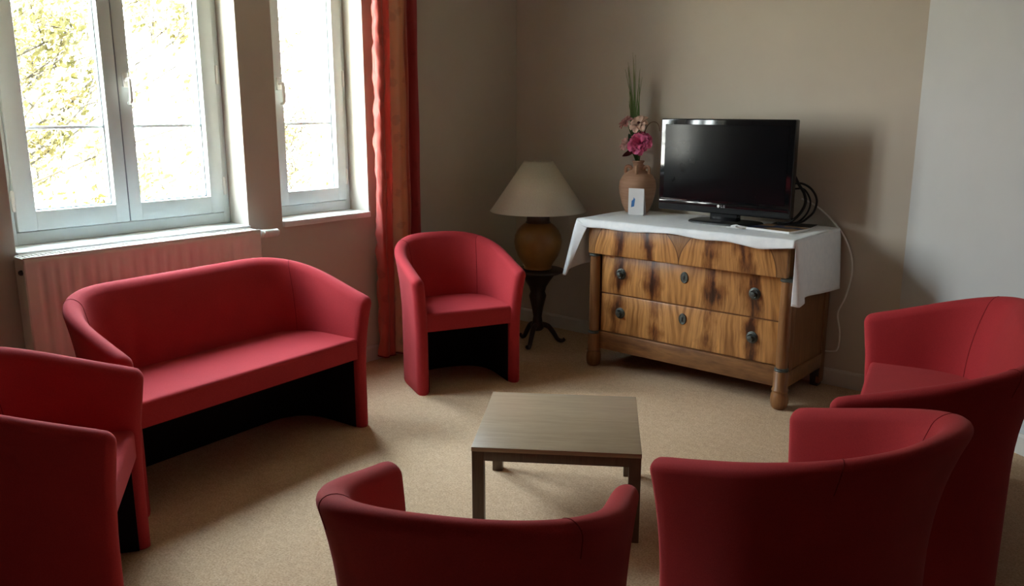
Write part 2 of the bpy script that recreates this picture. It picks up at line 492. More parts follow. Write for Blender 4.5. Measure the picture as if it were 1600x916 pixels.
def handle(parent, y, z, x, side=1):
    h = thing_part('handle', parent)
    MB().box(x, x+.008, y-.016, y+.016, z-.035, z+.035, .003).build('handle_plate', 'white_plastic', h)
    return h
def lever(parent, y, z, x, drop=.12):
    m = MB().box(x-.002, x+.010, y-.015, y+.015, z-.036, z+.036, .005, 3)
    pts = spline([(x+.005, y, z), (x+.038, y, z+.004), (x+.050, y, z-.012), (x+.050, y, z-drop+.02), (x+.040, y, z-drop), (x+.022, y, z-drop-.002)], 6)
    m.tube(pts, [.009]*len(pts), 10)
    return m.build('handle', 'white_plastic', parent)
def hinge(parent, y, z, x):
    return MB().lathe([(.0, -.05), (.007, -.048), (.009, -.04), (.009, .04), (.007, .048), (.0, .05)], 12, (x, y, z), False).build('hinge', 'white_plastic', parent)
def sill(parent, y0, y1):
    m = MB().box(-4.37, XW+.022, y0+.001, y1-.001, ZS-.018, ZS+.016, .004)
    return m.build('window_sill', 'white_sill', parent)

w1 = thing('window_1', 'wide white double casement window above the radiator', 'window', kind='structure')
bars('window_frame', w1, W1[0], W1[1], ZS+.017, ZT, (.075, .04, .06, .06), XF0, XF1)
c1 = casement(w1, 1.452, 1.982, 1.035, 2.66, 1.541, 1.915, 1.128, 2.58, 1.512)
c2 = casement(w1, 1.984, 2.520, 1.035, 2.66, 2.050, 2.438, 1.128, 2.58, 1.512)
box('meeting_seal', 'grey_gasket', w1, XF1-.03, XF1+.0135, 1.9805, 1.9855, 1.04, 2.655, 0)
lever(c2, 2.022, 1.74, XF1+.014, .11)
for z in (1.18, 1.78): hinge(c1, 1.446, z, XF1+.012); hinge(c2, 2.527, z, XF1+.012)
sill(w1, W1[0], W1[1])
w2 = thing('window_2', 'narrow white single casement window beside the red curtain', 'window', kind='structure')
bars('window_frame', w2, W2[0], W2[1], ZS+.017, ZT, (.05, .04, .06, .06), XF0, XF1)
c3 = casement(w2, 2.822, 3.378, 1.035, 2.66, 2.945, 3.313, 1.117, 2.58, 1.512)
lever(c3, 2.915, 1.74, XF1+.014, .11)
for z in (1.18, 1.78): hinge(c3, 3.383, z, XF1+.012)
sill(w2, W2[0], W2[1])

# ------------------------------------------------------------------ radiator
rd = thing('radiator', 'cream ribbed panel radiator mounted below the wide window', 'radiator', (-4.04, 1.955, .13))
def rad():
    ny = 241; y0, y1 = -.595, .595; zt = .822
    m = MB()
    def P(i, j):
        y = y0+(y1-y0)*i/(ny-1); zz = [0, .02, .05, .075, zt-.075, zt-.05, zt-.02, zt][j]
        edge = min(1, max(0, (min(y-y0, y1-y)-.04)/.01))
        w = (.5+.5*math.cos(2*PI*(y+.0)/.0585))
        w = max(0, w-.35)/.65
        d = .007*edge*w*(1 if 2 <= j <= 5 else 0)*(1 if j in (3, 4) else .4)
        return (.052-d, y, zz)
    m.grid(P, ny, 8)
    o = m.build('front_panel', 'radiator_enamel', rd, 60)
    s = o.modifiers.new('s', 'SOLIDIFY'); s.thickness = .004; s.offset = -1
    box('rear_panel', 'radiator_enamel', rd, -.045, -.038, y0, y1, 0, zt, .002)
    for y in (y0, y1):
        box('side_cover', 'radiator_enamel', rd, -.05, .052, y-.004, y+.004, -.002, zt+.004, .003)
    g = MB()
    g.box(.040, .053, y0, y1, zt, zt+.008, .003); g.box(-.05, -.038, y0, y1, zt, zt+.008, .002)
    n = 60
    for k in range(n):
        y = y0+(y1-y0)*(k+.5)/n
        g.box(-.04, .042, y-.003, y+.003, zt, zt+.005)
    g.build('top_grille', 'radiator_enamel', rd)
    MB().lathe([(0, -.012), (.012, -.012), (.012, .0), (.008, .006), (0, .008)], 12, (.03, y0-.012, zt-.06), False, 'Y').build('bleed_plug', 'dark_brass', rd)
    v = MB()
    v.lathe([(0, 0), (.012, 0), (.012, .02), (.0, .02)], 16, (.0, y1+.03, zt-.028), False, 'Y')
    v.tube([(.0, y1, zt-.028), (.0, y1+.032, zt-.028)], .011, 12)
    vb = v.build('valve', 'copper_pipe', rd)
    MB().lathe([(0, -.125), (.017, -.125), (.022, -.118), (.023, -.06), (.024, -.03), (.020, -.028), (.020, -.022), (.025, -.02), (.025, -.004), (.015, 0), (0, 0)], 24,
               (.0, y1+.02, zt-.028), False, 'Y').build('thermostat_head', 'white_plastic', vb)
    MB().tube([(.0, y1+.018, zt-.03), (.0, y1+.018, -.13)], .0075, 10).build('pipe', 'copper_pipe', rd)
rad()

# ------------------------------------------------------------------ curtain
cu = thing('curtain', 'red and orange satin curtain with painted window light, hanging beside the narrow window', 'curtain', (-4.0, 3.575, 0))
def curtain():
    # plan path of the folds (x towards the room, y along the wall)
    path = [(-.045, -.185), (-.01, -.20), (.02, -.19), (.026, -.165), (.012, -.14), (.016, -.115), (.012, -.09), (-.008, -.065), (-.012, -.05), (.02, -.035), (.055, -.015), (.062, .005),
            (.045, .025), (.02, .045), (.028, .065), (.02, .085), (.0, .10), (-.006, .115), (.014, .13), (.03, .15), (.028, .178), (.0, .19), (-.04, .18)]
    top = spline([(x, y*.84+.022, 0) for x, y in path], 8); ns = len(top); nz = 200; z0, z1 = .045, 2.85
    seglen = [0]
    for i in range(1, ns): seglen.append(seglen[-1]+(top[i]-top[i-1]).length)
    rnd = random.Random(3); ph = [rnd.uniform(0, 6.3) for _ in range(8)]
    def P(i, j):
        t = j/(nz-1); z = z0+(z1-z0)*t; s = seglen[i]/seglen[-1]
        p = top[i]; k = 1.0+.10*(1-t)*math.sin(3*s+1)
        k2 = max(0, 1-s*2.6)
        a = .004*math.sin(9*z+ph[0]+14*s)*math.sin(25*s+ph[1])
        a += .011*k2*(1-2*abs(mnoise(Vector((s*9+z*1.5, z*7.5, 3.1)))))-.006*k2
        a += .005*k2*mnoise(Vector((s*22, z*20, 7.7)))+.003*(1-k2)*mnoise(Vector((s*14, z*3, 1.7)))
        sh = -.035*(1-t)
        return (p.x*k+a, p.y*(1+.02*math.sin(2*z))+.6*a+sh, z)
    m = MB().grid(P, ns, nz)
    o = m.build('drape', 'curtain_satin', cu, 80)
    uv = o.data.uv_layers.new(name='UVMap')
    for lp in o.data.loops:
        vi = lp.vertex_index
        # coordinate of the painted light bands follows the wall direction of the fold path
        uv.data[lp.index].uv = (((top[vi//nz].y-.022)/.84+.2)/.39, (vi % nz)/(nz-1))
    so = o.modifiers.new('s', 'SOLIDIFY'); so.thickness = .002
    h = MB()
    hem = [(P(i, 0)[0], P(i, 0)[1], z0-.004) for i in range(0, ns, 3)]
    h.tube(hem, .004, 6).build('hem', 'seam_thread', cu)
curtain()
cr = thing('curtain_rail', 'dark curtain rail fixed high on the window wall', 'curtain rail', (-4.03, 2.4, 2.87))
MB().tube([(0, -1.3, 0), (0, 1.4, 0)], .012, 12).build('rod', 'black_track', cr)
for y in (-1.2, 0, 1.3): MB().tube([(-.08, y, 0), (0, y, 0)], .008, 8).build('bracket', 'black_track', cr)

# ------------------------------------------------------------------ tub armchairs and sofas
DIM = dict(w0=.321, a=.353, Df=.263, fr=.034, Db=.262, br=.092, Ha=.678, Hb=.852, hs=.472, T=.071)
def u_curve(a, yf, yb, e, nst=4, nth=40, nmid=8, nn=2.53, bf=.637):
    """outer U in plan from front +x round the back to front -x; returns points, each (x, y)"""
    b = (yb-yf)*bf; y0 = yb-b; P = []
    for k in range(nst):
        t = k/nst; P.append((a+e, yf+(y0-yf)*t))
    for k in range(nth+1):
        th = PI/2*k/nth
        P.append((e+a*math.cos(th)**(2/nn), y0+b*math.sin(th)**(2/nn)))
    for k in range(1, nmid):
        if e: P.append((e-2*e*k/nmid, yb))
    st = 0 if e else 1
    for k in range(st, nth+1):
        th = PI/2*(1-k/nth)
        P.append((-e-a*max(0, math.cos(th))**(2/nn), y0+b*math.sin(th)**(2/nn)))
    for k in range(nst-1, -1, -1):
        t = k/nst; P.append((-a-e, yf+(y0-yf)*t))
    return P
def seat_furniture(name, e, label, cat, loc, rz, group):
    D = DIM; T = D['T']; root = thing(name, label, cat, loc, rz, group)
    def g(z, zt): return max(0, min(1, 1-(zt-z)/.44))**2.3
    def outer(gz):
        return u_curve(D['w0']+(D['a']-D['w0'])*gz, -(D['Df']+D['fr']*gz), D['Db']+D['br']*gz, e)
    # refine the front ends: extra stations close to the tips for the rounded caps
    base = outer(0); N = len(base)
    capd = [0, .0015, .005, .011, .019, .028]
    def stations(gz):
        P = outer(gz)
        yf = P[0][1]
        front = [(P[0][0], yf+d) for d in capd]; back = [(P[-1][0], yf+d) for d in reversed(capd)]
        return front+P[1:-1]+back
    tmp = stations(1); NS = len(tmp)
    yf1 = tmp[0][1]; yb1 = max(p[1] for p in tmp)
    zt = []; HU = []
    for i, p in enumerate(tmp):
        t = max(0, min(1, (p[1]-yf1)/(yb1-yf1)))
        h = D['Ha']+(D['Hb']-D['Ha'])*(.52*t**1.5+.48*math.sin(t*PI/2))
        HU.append(h)
        d = p[1]-yf1 if (i < 16 or i > NS-17) else 9
        rc = .040
        if d < rc: h -= rc*(1-math.sqrt(max(0, 1-((rc-d)/rc)**2)))
        zt.append(h)
    def cap(i):
        d = capd[i] if i < len(capd) else (capd[NS-1-i] if NS-1-i < len(capd) else 9)
        r = T/2
        return 1 if d >= r else math.sqrt(max(.0, 1-((r-d)/r)**2))
    prof = []     # (offset fraction 0 outer .. 1 inner, height mode)
    zl = [0, .012, .10, .2, .28, .34, .40, .46, .52, .58, .64, .70, .76, .82, .88, .94, 1]
    cache = {}
    def pt(i, gz, off):
        key = round(gz, 5)
        if key not in cache:
            S = stations(gz); nr = []
            for k in range(NS):
                a_, b_ = S[max(k-1, 0)], S[min(k+1, NS-1)]
                dx, dy = b_[0]-a_[0], b_[1]-a_[1]; L = math.hypot(dx, dy)
                nr.append((-dy/L, dx/L))
            cache[key] = (S, nr)
        S, nr = cache[key]
        return S[i][0]+nr[i][0]*off, S[i][1]+nr[i][1]*off
    cols = []
    for i in range(NS):
        c = max(.02, cap(i)); r = T/2*c; H = zt[i]; o0 = T/2-r; o1 = T/2+r; ring = []
        for q in zl:
            z = q*(H-r); o = o0+(.006*c if z < .006 else 0)
            ring.append((*pt(i, g(z, HU[i]), o), z))
        for k in range(1, 10):
            ph = PI*k/10; z = H-r+r*math.sin(ph)
            ring.append((*pt(i, g(min(z, H), HU[i]), T/2-r*math.cos(ph)), z))
        for q in reversed(zl):
            z = q*(H-r)
            ring.append((*pt(i, g(z, HU[i]), o1-(.006*c if z < .006 else 0)), z))
        cols.append(ring)
    M = len(cols[0])
    sh = MB().grid(lambda i, j: cols[i][j], NS, M, cv=True)
    sh.f.append(tuple(range(M))); sh.f.append(tuple((NS-1)*M+j for j in reversed(range(M))))
    shell = sh.build('shell', 'red_fabric', root, 70)
    # two vertical seams where the arms meet the back
    i0 = len(capd)+3+19
    for i in (i0, NS-1-i0):
        ln = []
        for j in range(15, M-8):
            p = Vector(cols[i][j]); q = Vector(cols[i][j])
            a_ = Vector(cols[i][max(j-1, 0)]); b_ = Vector(cols[i][min(j+1, M-1)])
            tg = (b_-a_).normalized(); s_ = (Vector(cols[i+1][j])-Vector(cols[i-1][j])).normalized()
            nrm = tg.cross(s_)
            ln.append(p)
        MB().tube(ln, .0014, 6).build('seam', 'seam_thread', shell)
    # seat cushion
    hs = D['hs']; th_ = .105
    gz = g(hs, D['Hb'])
    So = [p for p in u_curve(D['w0'], -D['Df']+.014, D['Db']+.01, e, 6, 24, 6)]
    poly = []
    for k in range(len(So)):
        a_, b_ = So[max(k-1, 0)], So[min(k+1, len(So)-1)]
        dx, dy = b_[0]-a_[0], b_[1]-a_[1]; L = math.hypot(dx, dy)
        poly.append((So[k][0]-dy/L*(T-.010), So[k][1]+dx/L*(T-.010)))
    n = len(poly)
    cx = 0; cy = sum(p[1] for p in poly)/n
    rings = [(0, hs-th_), (0, hs-.022), (.003, hs-.011), (.009, hs-.003), (.018, hs)]
    def ins(k, d):
        x, y = poly[k]
        y2 = y+(d if abs(y-poly[0][1]) < 1e-6 else 0)
        return (x, y2)
    sm = MB()
    def SP(i, j):
        d, z = rings[i]; x, y = ins(j, d)
        if i >= 2: y = max(y, poly[0][1]+d)
        return (x, y, z)
    sm.grid(SP, len(rings), n, cv=True)
    sm.f.append(tuple(range(n))); sm.f.append(tuple((len(rings)-1)*n+j for j in range(n)))
    sm.build('seat', 'red_fabric', root, 50)
    # black lining cloth on the inside of the shell below the seat
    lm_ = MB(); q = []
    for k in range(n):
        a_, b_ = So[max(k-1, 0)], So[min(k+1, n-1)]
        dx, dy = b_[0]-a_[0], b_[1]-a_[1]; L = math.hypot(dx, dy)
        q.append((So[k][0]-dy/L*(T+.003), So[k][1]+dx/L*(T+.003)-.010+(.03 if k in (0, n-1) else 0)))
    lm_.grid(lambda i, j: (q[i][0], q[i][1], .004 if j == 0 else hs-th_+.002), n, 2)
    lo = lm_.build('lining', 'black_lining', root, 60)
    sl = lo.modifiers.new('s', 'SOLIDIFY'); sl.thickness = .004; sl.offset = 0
    return root
R = math.radians
GA = 'red tub armchairs'; GS = 'red two seat tub sofas'
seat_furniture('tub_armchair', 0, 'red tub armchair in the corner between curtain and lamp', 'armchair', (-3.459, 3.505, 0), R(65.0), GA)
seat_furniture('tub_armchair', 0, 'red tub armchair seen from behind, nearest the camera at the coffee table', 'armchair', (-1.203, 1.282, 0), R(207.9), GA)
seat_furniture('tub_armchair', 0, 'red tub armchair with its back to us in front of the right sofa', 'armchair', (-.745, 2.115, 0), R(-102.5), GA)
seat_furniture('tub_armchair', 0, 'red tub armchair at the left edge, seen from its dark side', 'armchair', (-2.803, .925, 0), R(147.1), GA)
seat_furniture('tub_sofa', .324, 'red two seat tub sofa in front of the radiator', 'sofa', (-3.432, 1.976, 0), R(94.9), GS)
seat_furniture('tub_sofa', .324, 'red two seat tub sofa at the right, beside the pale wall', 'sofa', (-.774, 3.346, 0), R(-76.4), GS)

# ------------------------------------------------------------------ coffee table
ct = thing('coffee_table', 'square low oak coffee table in the middle of the seats', 'table', (-1.956, 2.584, 0), R(34.4))
hw = .3175; ht = .36
box('tabletop', 'oak_top', ct, -hw, hw, -hw, hw, ht-.018, ht, .002)
for sx in (-1, 1):
    for sy in (-1, 1):
        x, y = sx*(hw-.024), sy*(hw-.024)
        box('leg', 'oak_leg', ct, x-.0225, x+.0225, y-.0225, y+.0225, 0, ht-.018, .002)
for s in (-1, 1):
    box('apron', 'oak_leg', ct, -hw+.04, hw-.04, s*(hw-.012)-.009, s*(hw-.012)+.009, ht-.055, ht-.018, .001)
    box('apron', 'oak_leg', ct, s*(hw-.012)-.009, s*(hw-.012)+.009, -hw+.04, hw-.04, ht-.055, ht-.018, .001)

# ------------------------------------------------------------------ chest of drawers
DX, DY = -2.345, 4.52
cd = thing('chest_of_drawers', 'antique flame walnut chest of drawers with columns under a white cloth', 'chest', (DX, DY, 0))
def chest():
    f = -.31; bk = .30; xl = -.615; xr = .615
    box('top_board', 'walnut', cd, -.655, .655, f-.005, bk, .90, .932, .004)
    fz = MB().box(-.640, .630, f, f+.04, .728, .899, .006, 3).build('frieze_drawer', 'flame_veneer', cd)
    # carcass: back, bottom, rails
    box('back_panel', 'walnut_side', cd, xl, xr, bk-.012, bk, .12, .90, 0)
    box('frieze_case', 'walnut_side', cd, -.632, .622, f+.038, bk, .728, .90, .002)
    box('bottom_board', 'walnut_side', cd, xl, xr, f+.06, bk, .12, .14, 0)
    for z0, z1 in ((.475, .481), (.228, .232)):
        box('drawer_rail', 'walnut_rail', cd, -.585, .585, f+.062, f+.12, z0-.004, z1+.004, 0)
    box('base_rail', 'walnut_rail', cd, -.60, .60, f+.040, f+.075, .118, .229, .004)
    box('inner_case', 'walnut_side', cd, -.59, .59, f+.10, bk-.02, .14, .72, 0)
    for z0, z1 in ((.481, .722), (.234, .475)):
        d = box('drawer', 'flame_veneer', cd, -.572, .588, f+.052, f+.09, z0+.001, z1-.001, .004, 2)
        zc = z0+.132
        for x in (-.428, .438):
            k = MB()
            k.lathe([(0, 0), (.034, 0), (.034, .003), (.030, .006), (.026, .006), (.024, .010), (.020, .010), (.016, .006), (.010, .006), (.009, .016), (.014, .020), (.017, .026), (.013, .033), (0, .035)],
                    24, (x, f+.052, zc), False, 'Y')
            kb = k.build('knob', 'aged_brass', d, 50)
            rg = [(x+.023*math.cos(2*PI*i/24), f+.043, zc+.023*math.sin(2*PI*i/24)) for i in range(24)]
            MB().tube(rg, .0045, 6, True).build('rosette', 'aged_brass', kb)
        es = MB()
        es.grid(lambda i, j: ((.021 if j else .0)*math.cos(2*PI*i/20)+.005, f+.047 if j else f+.045, zc+.034+(.030 if j else 0)*math.sin(2*PI*i/20)), 20, 2, cu=True)
        es.tube([(.005+.021*math.cos(2*PI*i/20), f+.049, zc+.034+.030*math.sin(2*PI*i/20)) for i in range(20)], .004, 6, True)
        eo = es.build('escutcheon', 'aged_brass', d, 50)
        MB().box(.002, .008, f+.042, f+.05, zc+.020, zc+.046, .001).build('keyhole', 'black_track', eo)
    for x in (-.612, .622):
        MB().lathe([(.031, .225), (.033, .30), (.0335, .45), (.031, .715)], 28, (x, f+.040, 0), True).build('column', 'walnut', cd, 30)
        for z in (.214, .708):
            MB().lathe([(.030, z-.002), (.037, z), (.039, z+.006), (.035, z+.011), (.037, z+.015), (.032, z+.019)], 28, (x, f+.040, 0), True).build('ring', 'aged_brass', cd, 50)
        MB().lathe([(.0, .0), (.030, .0), (.042, .012), (.048, .035), (.049, .06), (.046, .082), (.041, .094), (.041, .100), (.045, .104), (.045, .110), (.040, .116), (.040, .208), (.037, .213)],
                   28, (x, f+.040, 0), False).build('foot', 'walnut', cd, 40)
    for s, x in ((-1, xl-.012), (1, xr+.032)):
        a, b = (x, x+.022) if s < 0 else (x-.022, x)
        box('side_panel', 'walnut_side', cd, a+.006 if s < 0 else a, b if s < 0 else b-.006, f+.08, bk-.01, .13, .73, 0)
        box('stile', 'walnut_side', cd, a, b, f+.072, f+.125, .13, .729, .003)
        box('stile', 'walnut_side', cd, a, b, bk-.065, bk, .02, .729, .003)
        box('side_rail', 'walnut_rail', cd, a, b+.004 if s > 0 else b, f+.07, bk-.06, .118, .205, .004)
        box('side_rail', 'walnut_rail', cd, a, b, f+.12, bk-.06, .68, .729, .003)
        # tapered square back foot
        xc = (a+b)/2-.02*s; m = MB()
        m.add([(xc-.03, bk-.07, .12), (xc+.03, bk-.07, .12), (xc+.03, bk, .12), (xc-.03, bk, .12), (xc-.022, bk-.06, 0), (xc+.022, bk-.06, 0), (xc+.022, bk-.004, 0), (xc-.022, bk-.004, 0)],
              [(0, 1, 2, 3), (7, 6, 5, 4), (0, 4, 5, 1), (1, 5, 6, 2), (2, 6, 7, 3), (3, 7, 4, 0)])
        m.build('back_foot', 'dark_wood', cd, 0)
chest()

# tablecloth on the chest
def cloth():
    z = .9355; xL, xR, yF, yBk = -3.055, -1.668, 4.188, 4.812
    m = MB(); rnd = random.Random(5); p = [rnd.uniform(0, 6.3) for _ in range(9)]
    nx, ny = 90, 34
    def top(x, y):
        w = .0012*math.sin(17*x+p[0])*math.sin(13*y+p[1])+.0008*math.sin(41*x+9*y+p[2])
        return z+.002+w
    m.grid(lambda i, j: ((xL+(xR-xL)*i/(nx-1)), yF+(yBk-yF)*j/(ny-1), top(xL+(xR-xL)*i/(nx-1), yF+(yBk-yF)*j/(ny-1))), nx, ny)
    # front flap with wavy hem
    nv = 8
    def front(i, j):
        x = xL+(xR-xL)*i/(nx-1); v = j/(nv-1); u = i/(nx-1)
        L = .043+.004*math.sin(9*u+.6)+.004*math.sin(21*u+2)+.010*max(0, 1-abs(u-.86)/.12)-.006*math.exp(-((u-.52)/.08)**2)
        if u < .05: L *= u/.05*.6+.4
        bulge = .012*math.sin(v*PI/2)+.003*math.sin(33*u+p[3])*v+.002*math.sin(57*u+p[4])*v
        r = min(v*3, 1)
        return (x, yF-bulge, top(x, yF)-L*v*v**.15)
    m.grid(front, nx, nv)
    def flap(keys, n_per, nv_, amp, ph):
        tops = spline([k[0] for k in keys], n_per); bots = spline([k[1] for k in keys], n_per); n = len(tops)
        def P(i, j):
            v = j/(nv_-1); q = tops[i].lerp(bots[i], v); s = i/(n-1)
            e = math.sin(min(1, v*5)*PI/2)*.006
            sgn = 1 if q.x > -2.4 else -1
            return (q.x+sgn*(e+amp*v*math.sin(14*s+ph)), q.y, q.z)
        m.grid(P, n, nv_)
    zt = z+.002
    flap([((xR-.004, yF-.004, zt-.002), (xR-.012, yF+.0, .592)), ((xR+.002, yF+.012, zt), (xR+.030, yF+.018, .588)), ((xR, yF+.05, zt), (xR+.036, yF+.065, .600)),
          ((xR, yF+.10, zt), (xR+.012, yF+.12, .622)), ((xR, yF+.35, zt), (xR+.022, yF+.36, .606)), ((xR, yBk, zt), (xR+.016, yBk, .590))], 8, 20, .005, .5)
    flap([((xL+.085, yF-.012, zt-.045), (xL-.085, yF+.03, .585)), ((xL+.02, yF-.014, zt-.010), (xL-.098, yF+.015, .566)), ((xL-.004, yF+.004, zt), (xL-.125, yF+.035, .572)),
          ((xL, yF+.06, zt), (xL-.085, yF+.10, .61)), ((xL, yF+.12, zt), (xL-.03, yF+.14, .635)), ((xL, yF+.35, zt), (xL-.05, yF+.36, .615)), ((xL, yBk, zt), (xL-.04, yBk, .60))], 8, 20, .004, 2)
    o = m.build('tablecloth', 'white_damask', None, 60)
    bm = bmesh.new(); bm.from_mesh(o.data); bmesh.ops.remove_doubles(bm, verts=bm.verts, dist=.0012); bmesh.ops.recalc_face_normals(bm, faces=bm.faces); bm.to_mesh(o.data); bm.free()
    s = o.modifiers.new('s', 'SOLIDIFY'); s.thickness = .0018; s.offset = 1
    tag(o, 'white cloth draped over the chest of drawers under the television', 'tablecloth')
cloth()
ZC = .940

# ------------------------------------------------------------------ television
tv = thing('television', 'black flat screen television standing on the white cloth', 'television', (-2.262, 4.56, ZC), R(-1.5))
def tvset():
    w, h, zb = .423, .545, .058
    f = -.05
    body = MB().box(-w, w, f, f+.055, zb, zb+h, .008, 3).build('bezel', 'tv_gloss', tv)
    box('back_cover', 'tv_back', tv, -w+.03, w-.03, f+.05, f+.105, zb+.03, zb+h-.04, .02, 3)
    box('screen', 'tv_screen', tv, -w+.033, w-.033, f-.0015, f+.004, zb+.075, zb+h-.033, .001, 1)
    box('trim_strip', 'tv_gloss', tv, -w+.008, w-.008, f-.006, f+.002, zb+.030, zb+.062, .003, 3)
    box('chrome_line', 'chrome_trim', tv, -w+.015, -w+.20, f-.0035, f, zb+.0655, zb+.0685, .0008, 1)
    MB().lathe([(0, 0), (.0085, 0), (.0085, .002), (0, .002)], 20, (-.010, f-.006, zb+.046), False, 'Y').build('logo_disc', 'logo_white', tv)
    lt = MB()
    for x0, x1, z0, z1 in ((.006, .0095, .0385, .053), (.006, .016, .0385, .042), (.020, .0235, .0385, .053), (.020, .032, .0495, .053), (.020, .032, .0385, .042), (.0285, .032, .0385, .047), (.0255, .032, .0445, .047)):
        lt.box(x0, x1, f-.0072, f-.006, zb+z0, zb+z1)
    lt.build('logo_letters', 'logo_grey', tv, 0)
    MB().box(-.09, .09, .0-.01, .04, .010, zb+.06, .01, 3).build('neck', 'tv_gloss', tv)
    st = MB(); n = 48
    def P(i, j):
        a = 2*PI*i/n; r, z = [(0, .0), (1, 0), (1.0, .006), (.97, .011), (.75, .014), (0, .018)][j]
        c, s = math.cos(a), math.sin(a)
        return (.0+.215*r*abs(c)**.55*(1 if c > 0 else -1), .02+.125*r*abs(s)**.55*(1 if s > 0 else -1), z)
    st.grid(P, n, 6, cu=True)
    st.build('stand_base', 'tv_back', tv, 50)
tvset()

# cables
def cable(name, pts, r, mat, label, group=None, n=8):
    o = MB().tube(spline(pts, n), r, 8).build(name, mat)
    return tag(o, label, 'cable', group)
cable('black_cable', [(-1.975, 4.70, 1.17), (-1.93, 4.72, 1.179), (-1.873, 4.725, 1.183), (-1.818, 4.73, 1.154), (-1.786, 4.735, 1.097), (-1.793, 4.73, 1.033), (-1.826, 4.725, .991), (-1.865, 4.72, .962), (-1.93, 4.72, .950), (-2.0, 4.72, .947)],
      .0065, 'cable_black', 'outermost thick black cable looping out beside the television')
cable('black_cable', [(-1.96, 4.69, 1.265), (-1.918, 4.70, 1.236), (-1.885, 4.71, 1.178), (-1.853, 4.715, 1.13), (-1.842, 4.715, 1.075), (-1.866, 4.71, 1.015), (-1.92, 4.705, .962), (-1.99, 4.70, .948)],
      .0085, 'cable_black', 'innermost thick black cable drooping from the back of the television')
cable('black_cable', [(-1.97, 4.70, 1.15), (-1.92, 4.742, 1.150), (-1.868, 4.745, 1.150), (-1.832, 4.75, 1.10), (-1.828, 4.75, 1.05), (-1.852, 4.745, .995), (-1.90, 4.74, .955), (-1.98, 4.735, .947)],
      .0055, 'cable_black', 'thin black cable between the two thick loops beside the television')
cable('white_cable', [(-1.90, 4.80, 1.09), (-1.82, 4.822, 1.052), (-1.721, 4.828, .974), (-1.648, 4.83, .889), (-1.6, 4.83, .784), (-1.587, 4.83, .674), (-1.612, 4.83, .54), (-1.647, 4.83, .44), (-1.627, 4.83, .328), (-1.63, 4.83, .231), (-1.665, 4.83, .206), (-1.76, 4.828, .20)],
      .0048, 'cable_white', 'thin white cable hanging down the wall beside the chest of drawers')

# card, booklets, paper
kc = thing('standing_card', 'small white folded card with a blue mark standing before the vase', 'card', (-2.868, 4.555, ZC), R(8))
MB().box(-.053, .053, -.001, .001, 0, .168, .0004, 1).build('front_leaf', 'paper_white', kc)
b_ = MB().box(-.053, .053, -.001, .001, 0, .172, .0004, 1).build('back_leaf', 'paper_white', kc)
b_.rotation_euler = (R(14), 0, 0); b_.location = (0, .043, 0)
fm = MB()
fm.add([(-.033, -.0016, .047), (-.012, -.0016, .054), (-.007, -.0016, .100), (-.016, -.0016, .112), (-.018, -.0016, .098), (-.030, -.0016, .088),
        (-.033, -.0011, .047), (-.012, -.0011, .054), (-.007, -.0011, .100), (-.016, -.0011, .112), (-.018, -.0011, .098), (-.030, -.0011, .088)],
       [(0, 1, 2, 3, 4, 5)]+[(i, (i+1) % 6, 6+(i+1) % 6, 6+i) for i in range(6)])
fm.build('blue_mark', 'print_blue', kc, 0)

bk = thing('booklet', 'white edged booklet with a dark blue cover lying at the cloth corner', 'booklet', (-1.905, 4.50, ZC), R(-8))
box('pages', 'paper_white', bk, -.135, .135, -.105, .105, 0, .011, .001, 1)
box('cover', 'booklet_print', bk, -.130, .134, -.098, .105, .0112, .0125, 0)
bq = thing('magazine', 'thin dark magazine lying behind the booklet beside the television stand', 'magazine', (-1.90, 4.705, ZC), R(6))
box('pages', 'paper_white', bq, -.12, .12, -.075, .085, 0, .006, .001, 1)
box('cover', 'tv_back', bq, -.117, .119, -.072, .085, .0062, .0072, 0)
def paper():
    m = MB(); rnd = random.Random(4)
    n = 9
    h = [[.003+.016*rnd.random()*math.sin(PI*i/(n-1))*math.sin(PI*j/(n-1))+(.006 if j > 5 else 0) for j in range(n)] for i in range(n)]
    m.grid(lambda i, j: (-.05+.10*i/(n-1), -.03+.06*j/(n-1)+.006*math.sin(i), h[i][j]), n, n)
    o = m.build('crumpled_paper', 'paper_white', None, 30, (-2.105, 4.415, ZC))
    s = o.modifiers.new('s', 'SOLIDIFY'); s.thickness = .001
    o.rotation_euler = (0, 0, R(-5))
    tag(o, 'small crumpled white paper on the cloth before the television stand', 'paper')
paper()

# ------------------------------------------------------------------ vase and flowers
VX, VY = -2.952, 4.70
va = thing('vase', 'round terracotta jar vase with small loop handles on the cloth', 'vase', (VX, VY, ZC))
MB().lathe([(0, 0), (.068, 0), (.078, .008), (.100, .06), (.117, .125), (.121, .165), (.115, .205), (.094, .240), (.064, .262), (.040, .275), (.031, .295), (.033, .318), (.041, .328), (.038, .333), (.028, .325), (.024, .30), (.026, .275), (.0, .26)],
           40, (0, 0, 0), False).build('body', 'terracotta', va, 50)
for a in (R(205), R(5), R(95), R(-65)):
    c, s = math.cos(a), math.sin(a)
    pts = spline([(.078*c, .078*s, .250), (.080*c, .080*s, .284), (.064*c, .064*s, .296), (.046*c, .046*s, .286), (.042*c, .042*s, .268)], 5)
    MB().tube(pts, .0105, 8).build('handle', 'terracotta', va)

